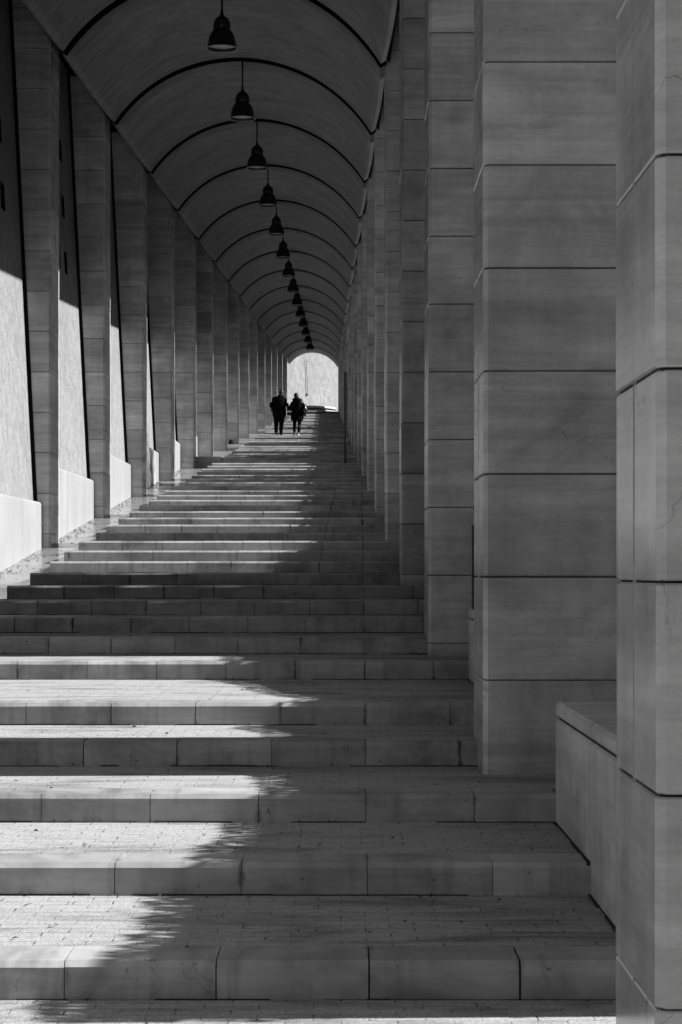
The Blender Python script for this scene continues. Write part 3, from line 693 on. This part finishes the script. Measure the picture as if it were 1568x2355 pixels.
# ------------------------------------------------------------------ the walking couple
def person(label, loc):
    return thing('person', label, 'person', loc)
def hand(mb, o, d, s=1.):
    """small hand: palm and five fingers curling along direction d"""
    o = Vector(o); d = Vector(d).normalized(); side = Vector((0, 1, 0)); side = (side - d * side.dot(d)).normalized(); up = d.cross(side)
    mb.tube([o, o + d * .05 * s, o + d * .085 * s], [.026 * s, .036 * s, .03 * s], 10)
    for i, (off, ln) in enumerate(((-.027, .062), (-.009, .075), (.009, .07), (.026, .055))):
        b = o + d * .08 * s + side * off * s
        mb.tube([b, b + d * ln * .45 * s + up * .004, b + d * ln * .8 * s + up * .02 * s, b + d * ln * .95 * s + up * .04 * s], [.0095 * s, .009 * s, .008 * s, .006 * s], 8)
    b = o + d * .03 * s - side * .03 * s
    mb.tube([b, b + (d * .6 - side * .7) * .035 * s, b + (d * .9 - side * .4) * .065 * s], [.012 * s, .01 * s, .007 * s], 8)
def head(mb, c, s=1., tilt=0.):
    """head facing +Y (away from the camera)"""
    cx_, cy_, cz_ = c; n = 18; rings = []
    for zz, rx, ry, oy in ((-.115, .03, .035, .03), (-.1, .05, .06, .02), (-.07, .062, .078, .012), (-.03, .07, .09, .004), (.02, .075, .096, 0), (.06, .072, .092, -.004), (.09, .058, .075, -.006), (.11, .035, .045, -.006), (.118, .01, .012, -.006)):
        rings.append((cx_ + tilt * zz, cy_ + oy * s, cz_ + zz * s, rx * s, ry * s))
    mb.loft(rings, n)
    mb.loft([(cx_, cy_ + .098 * s, cz_ - .025, .012, .012), (cx_, cy_ + .104 * s, cz_ - .01, .010, .014), (cx_, cy_ + .095 * s, cz_ + .02, .006, .008)], 8)
    for sx in (-1, 1):
        mb.loft([(cx_ + sx * .076 * s, cy_, cz_ - .03, .008, .014), (cx_ + sx * .08 * s, cy_, cz_, .01, .02), (cx_ + sx * .079 * s, cy_, cz_ + .028, .007, .015)], 8)
        mb.loft([(cx_ + sx * .03 * s, cy_ + .087 * s, cz_ - .004, .01, .006), (cx_ + sx * .03 * s, cy_ + .09 * s, cz_ + .006, .012, .007), (cx_ + sx * .03 * s, cy_ + .087 * s, cz_ + .016, .008, .005)], 8)
    mb.loft([(cx_, cy_ + .09 * s, cz_ - .062, .016, .008), (cx_, cy_ + .094 * s, cz_ - .055, .02, .009), (cx_, cy_ + .09 * s, cz_ - .048, .016, .007)], 8)
def shoe(mb, x, y, z, rot=0., lift=0.):
    mb.loft([(x, y + .03, z, .045, .13), (x, y + .03, z + .03, .05, .138), (x, y + .015, z + .055, .045, .11), (x, y - .03, z + .09, .04, .06), (x, y - .04, z + .12, .042, .05)], 16)

zs_ = lev(45); yP = YK[45] + .35
# man
mx = (640 - 784) * yP / F
man = person('man in dark jacket and trousers walking up the stairs, arm linked with the woman', (mx, yP, zs_))
b = MB()
head(b, (.115, .03, 1.70), 1.02, .15)
b.tube([(.07, 0, 1.50), (.085, .01, 1.56), (.105, .02, 1.63)], [.07, .062, .058], 14)
b.loft([(0.03, 0, .86, .15, .11), (0.03, 0, 1.0, .17, .12), (.03, 0, 1.2, .17, .12), (.04, 0, 1.4, .19, .12), (.05, 0, 1.5, .12, .09)], 18)
for pts, rr_ in (([(-.14, 0, 1.46), (-.27, -.02, 1.2), (-.17, .08, .98)], [.05, .045, .03]), ([(.22, 0, 1.44), (.36, 0, 1.14), (.47, .12, 1.08)], [.05, .045, .03]),
                 ([(-.06, 0, .9), (-.08, .02, .5), (-.08, 0, .1)], [.08, .06, .04]), ([(.12, 0, .9), (.12, .03, .5), (.1, .02, .1)], [.08, .06, .04])): b.tube(pts, rr_, 12)
hand(b, (-.17, .08, .99), (.3, .3, -.9)); hand(b, (.47, .12, 1.08), (.6, .4, -.1))
b.build('body', 'skin', man)
b = MB()
b.loft([(.04, 0, .78, .265, .15), (.035, 0, .86, .28, .17), (.03, 0, .98, .265, .165), (.03, 0, 1.12, .26, .165), (.035, 0, 1.28, .27, .165), (.045, 0, 1.40, .265, .155), (.05, 0, 1.48, .235, .135), (.06, 0, 1.54, .17, .105), (.085, .005, 1.585, .095, .085), (.095, .01, 1.62, .08, .075)], 22)
b.tube([(-.12, 0, 1.5), (-.2, 0, 1.42), (-.27, -.02, 1.27), (-.285, -.01, 1.17), (-.235, .04, 1.04), (-.2, .07, .97)], [.075, .085, .082, .075, .065, .058], 14)
b.tube([(.2, 0, 1.49), (.28, 0, 1.39), (.35, 0, 1.24), (.395, 0, 1.12), (.44, .05, 1.055), (.5, .1, 1.05)], [.072, .08, .075, .072, .06, .052], 14)
b.tube([(.03, .07, 1.6), (.03, -.08, 1.585), (.1, -.09, 1.59), (.16, -.04, 1.6)], [.02, .028, .028, .02], 8)
b.build('jacket', 'coat', man)
b = MB()
b.loft([(.03, 0, .72, .235, .14), (.03, 0, .86, .25, .15), (.03, 0, .95, .22, .14)], 18)
b.loft([(-.085, .0, .07, .062, .065), (-.09, .0, .3, .075, .08), (-.085, .01, .52, .095, .1), (-.075, 0, .75, .125, .125), (-.06, 0, .85, .13, .13)], 16)
b.loft([(.095, .03, .07, .062, .065), (.105, .03, .3, .075, .08), (.12, .02, .52, .095, .1), (.125, 0, .75, .12, .125), (.12, 0, .85, .12, .13)], 16)
b.build('trousers', 'cloth2', man)
for x, y in ((-.075, 0), (.105, .03)): b = MB(); shoe(b, x, y, 0); b.build('shoe', 'shoed' if x > 0 else 'shoe', man)
b = MB(); b.loft([(.10, -.02, 1.66, .06, .075), (.105, -.012, 1.70, .08, .092), (.112, .0, 1.76, .08, .098), (.12, .01, 1.80, .065, .08), (.125, .01, 1.825, .03, .04)], 16); b.build('hair', 'hair', man)
# woman
wx = (683.5 - 784) * yP / F
wom = person('woman in a dark thigh-length coat with a fluffy hood, walking on the other\'s arm', (wx, yP, zs_))
b = MB(); head(b, (-.045, .02, 1.575), .95)
b.tube([(-.02, 0, 1.38), (-.035, .01, 1.47)], [.055, .05], 12)
b.loft([(0, 0, .7, .15, .11), (0, 0, .9, .16, .11), (0, 0, 1.1, .13, .1), (-.01, 0, 1.3, .16, .1), (-.02, 0, 1.4, .1, .08)], 18)
for pts, rr_ in (([(-.16, 0, 1.32), (-.27, 0, 1.12), (-.33, .1, 1.05)], [.045, .04, .028]), ([(.14, 0, 1.32), (.21, 0, 1.02), (.26, .04, .80)], [.045, .04, .028]),
                 ([(-.1, 0, .7), (-.105, 0, .4), (-.11, -.02, .1)], [.085, .055, .038]), ([(.08, 0, .7), (.085, .0, .4), (.04, .06, .1)], [.085, .055, .038])): b.tube(pts, rr_, 12)
hand(b, (-.33, .1, 1.05), (-.7, .5, .1), .92); hand(b, (.26, .04, .79), (.05, .1, -1), .92)
b.build('body', 'skin', wom)
b = MB()
b.loft([(-.01, 0, .60, .235, .15), (-.01, 0, .66, .245, .16), (-.01, 0, .85, .235, .155), (-.01, 0, 1.02, .205, .145), (-.005, 0, 1.18, .215, .145), (-.005, 0, 1.30, .215, .14), (-.01, 0, 1.38, .17, .12), (-.02, 0, 1.44, .1, .09)], 22)
b.tube([(-.13, 0, 1.36), (-.19, 0, 1.29), (-.27, .0, 1.15), (-.31, .05, 1.09), (-.38, .1, 1.07)], [.065, .07, .066, .06, .045], 14)
b.tube([(.13, 0, 1.36), (.185, 0, 1.28), (.215, 0, 1.12), (.23, .01, .98), (.255, .03, .84)], [.065, .07, .066, .06, .048], 14)
b.build('coat', 'coat', wom)
b = MB(); rgh = random.Random(2)
for q in range(44):
    a_ = q / 44 * 2 * math.pi; b.tube([(-.01 + .13 * math.cos(a_), .09 * math.sin(a_), 1.42 - .02 * math.cos(a_)), (-.01 + (.17 + rgh.uniform(0, .025)) * math.cos(a_), .13 * math.sin(a_), 1.44 + rgh.uniform(-.03, .04))], [.035, .008], 6)
b.loft([(-.01, -.04, 1.33, .14, .1), (-.01, -.05, 1.40, .165, .11), (-.015, -.045, 1.46, .14, .1), (-.03, -.03, 1.51, .095, .08)], 18)
b.build('fur_hood', 'coat', wom)
b = MB()
for xs, ys in (([-.11, -.115, -.105, -.1], [-.02, -.01, 0, 0]), ([.035, .075, .085, .085], [.06, .04, .01, 0])):
    b.loft([(xs[0], ys[0], .08, .042, .045), (xs[1], ys[1], .28, .062, .068), (xs[2], ys[2], .5, .072, .08), (xs[3], ys[3], .72, .1, .1)], 14)
b.build('leggings', 'cloth2', wom)
b = MB(); shoe(b, -.11, -.02, .0); b.build('shoe', 'shoed', wom)
b = MB(); shoe(b, .035, .04, 0); b.build('shoe', 'shoe', wom)
b = MB(); b.loft([(-.045, -.02, 1.49, .07, .07), (-.045, -.015, 1.55, .09, .095), (-.045, -.01, 1.62, .092, .1), (-.045, 0, 1.67, .072, .085), (-.045, 0, 1.70, .03, .04)], 18)
b.tube([(-.1, -.02, 1.5), (-.11, -.04, 1.4)], [.03, .02], 8); b.build('hair', 'hair', wom)
b = MB(); b.tube([(-.13, .02, 1.60), (-.11, -.01, 1.665), (-.05, -.03, 1.695), (.02, -.01, 1.665), (.045, .02, 1.60)], .012, 8); b.build('headband', 'bag', wom)
# shoulder bag, carried by the woman
bgx = wx + .315
bag = thing('shoulder_bag', 'shiny black shoulder bag hanging at the side of the walking woman', 'bag', (bgx, yP, zs_ + .85))
b = MB(); b.loft([(0, 0, .0, .05, .11), (-.0, 0, .05, .085, .15), (.0, 0, .16, .095, .15), (-.01, 0, .26, .075, .14), (-.02, 0, .34, .04, .12), (-.03, 0, .38, .015, .1)], 18); b.build('bag_body', 'bag', bag)
b = MB(); b.tube([(-.15, -.03, .52), (-.13, -.05, .56), (-.09, -.06, .50), (-.05, -.07, .42), (-.03, -.08, .36)], .012, 8); b.tube([(-.15, .05, .52), (-.12, .07, .55), (-.07, .08, .46), (-.03, .08, .36)], .012, 8)
b.tube([(.0, -.08, .36), (.03, -.08, .40), (.06, -.08, .43)], .014, 8); b.build('strap', 'bag', bag)
b = MB(); b.tube([(-.02, -.125, .29), (.03, -.155, .2)], .008, 6); b.tube([(.03, -.14, .28), (.075, -.12, .16)], .007, 6); b.box(-.035, -.02, -.16, -.15, .1, .13); b.build('buckle', 'gloss', bag)
b = MB(); b.tube([(-.0, -.05, .0), (.01, -.06, -.06), (-.01, -.06, -.12)], [.05, .035, .015], 8); b.build('tassel', 'bag', bag)
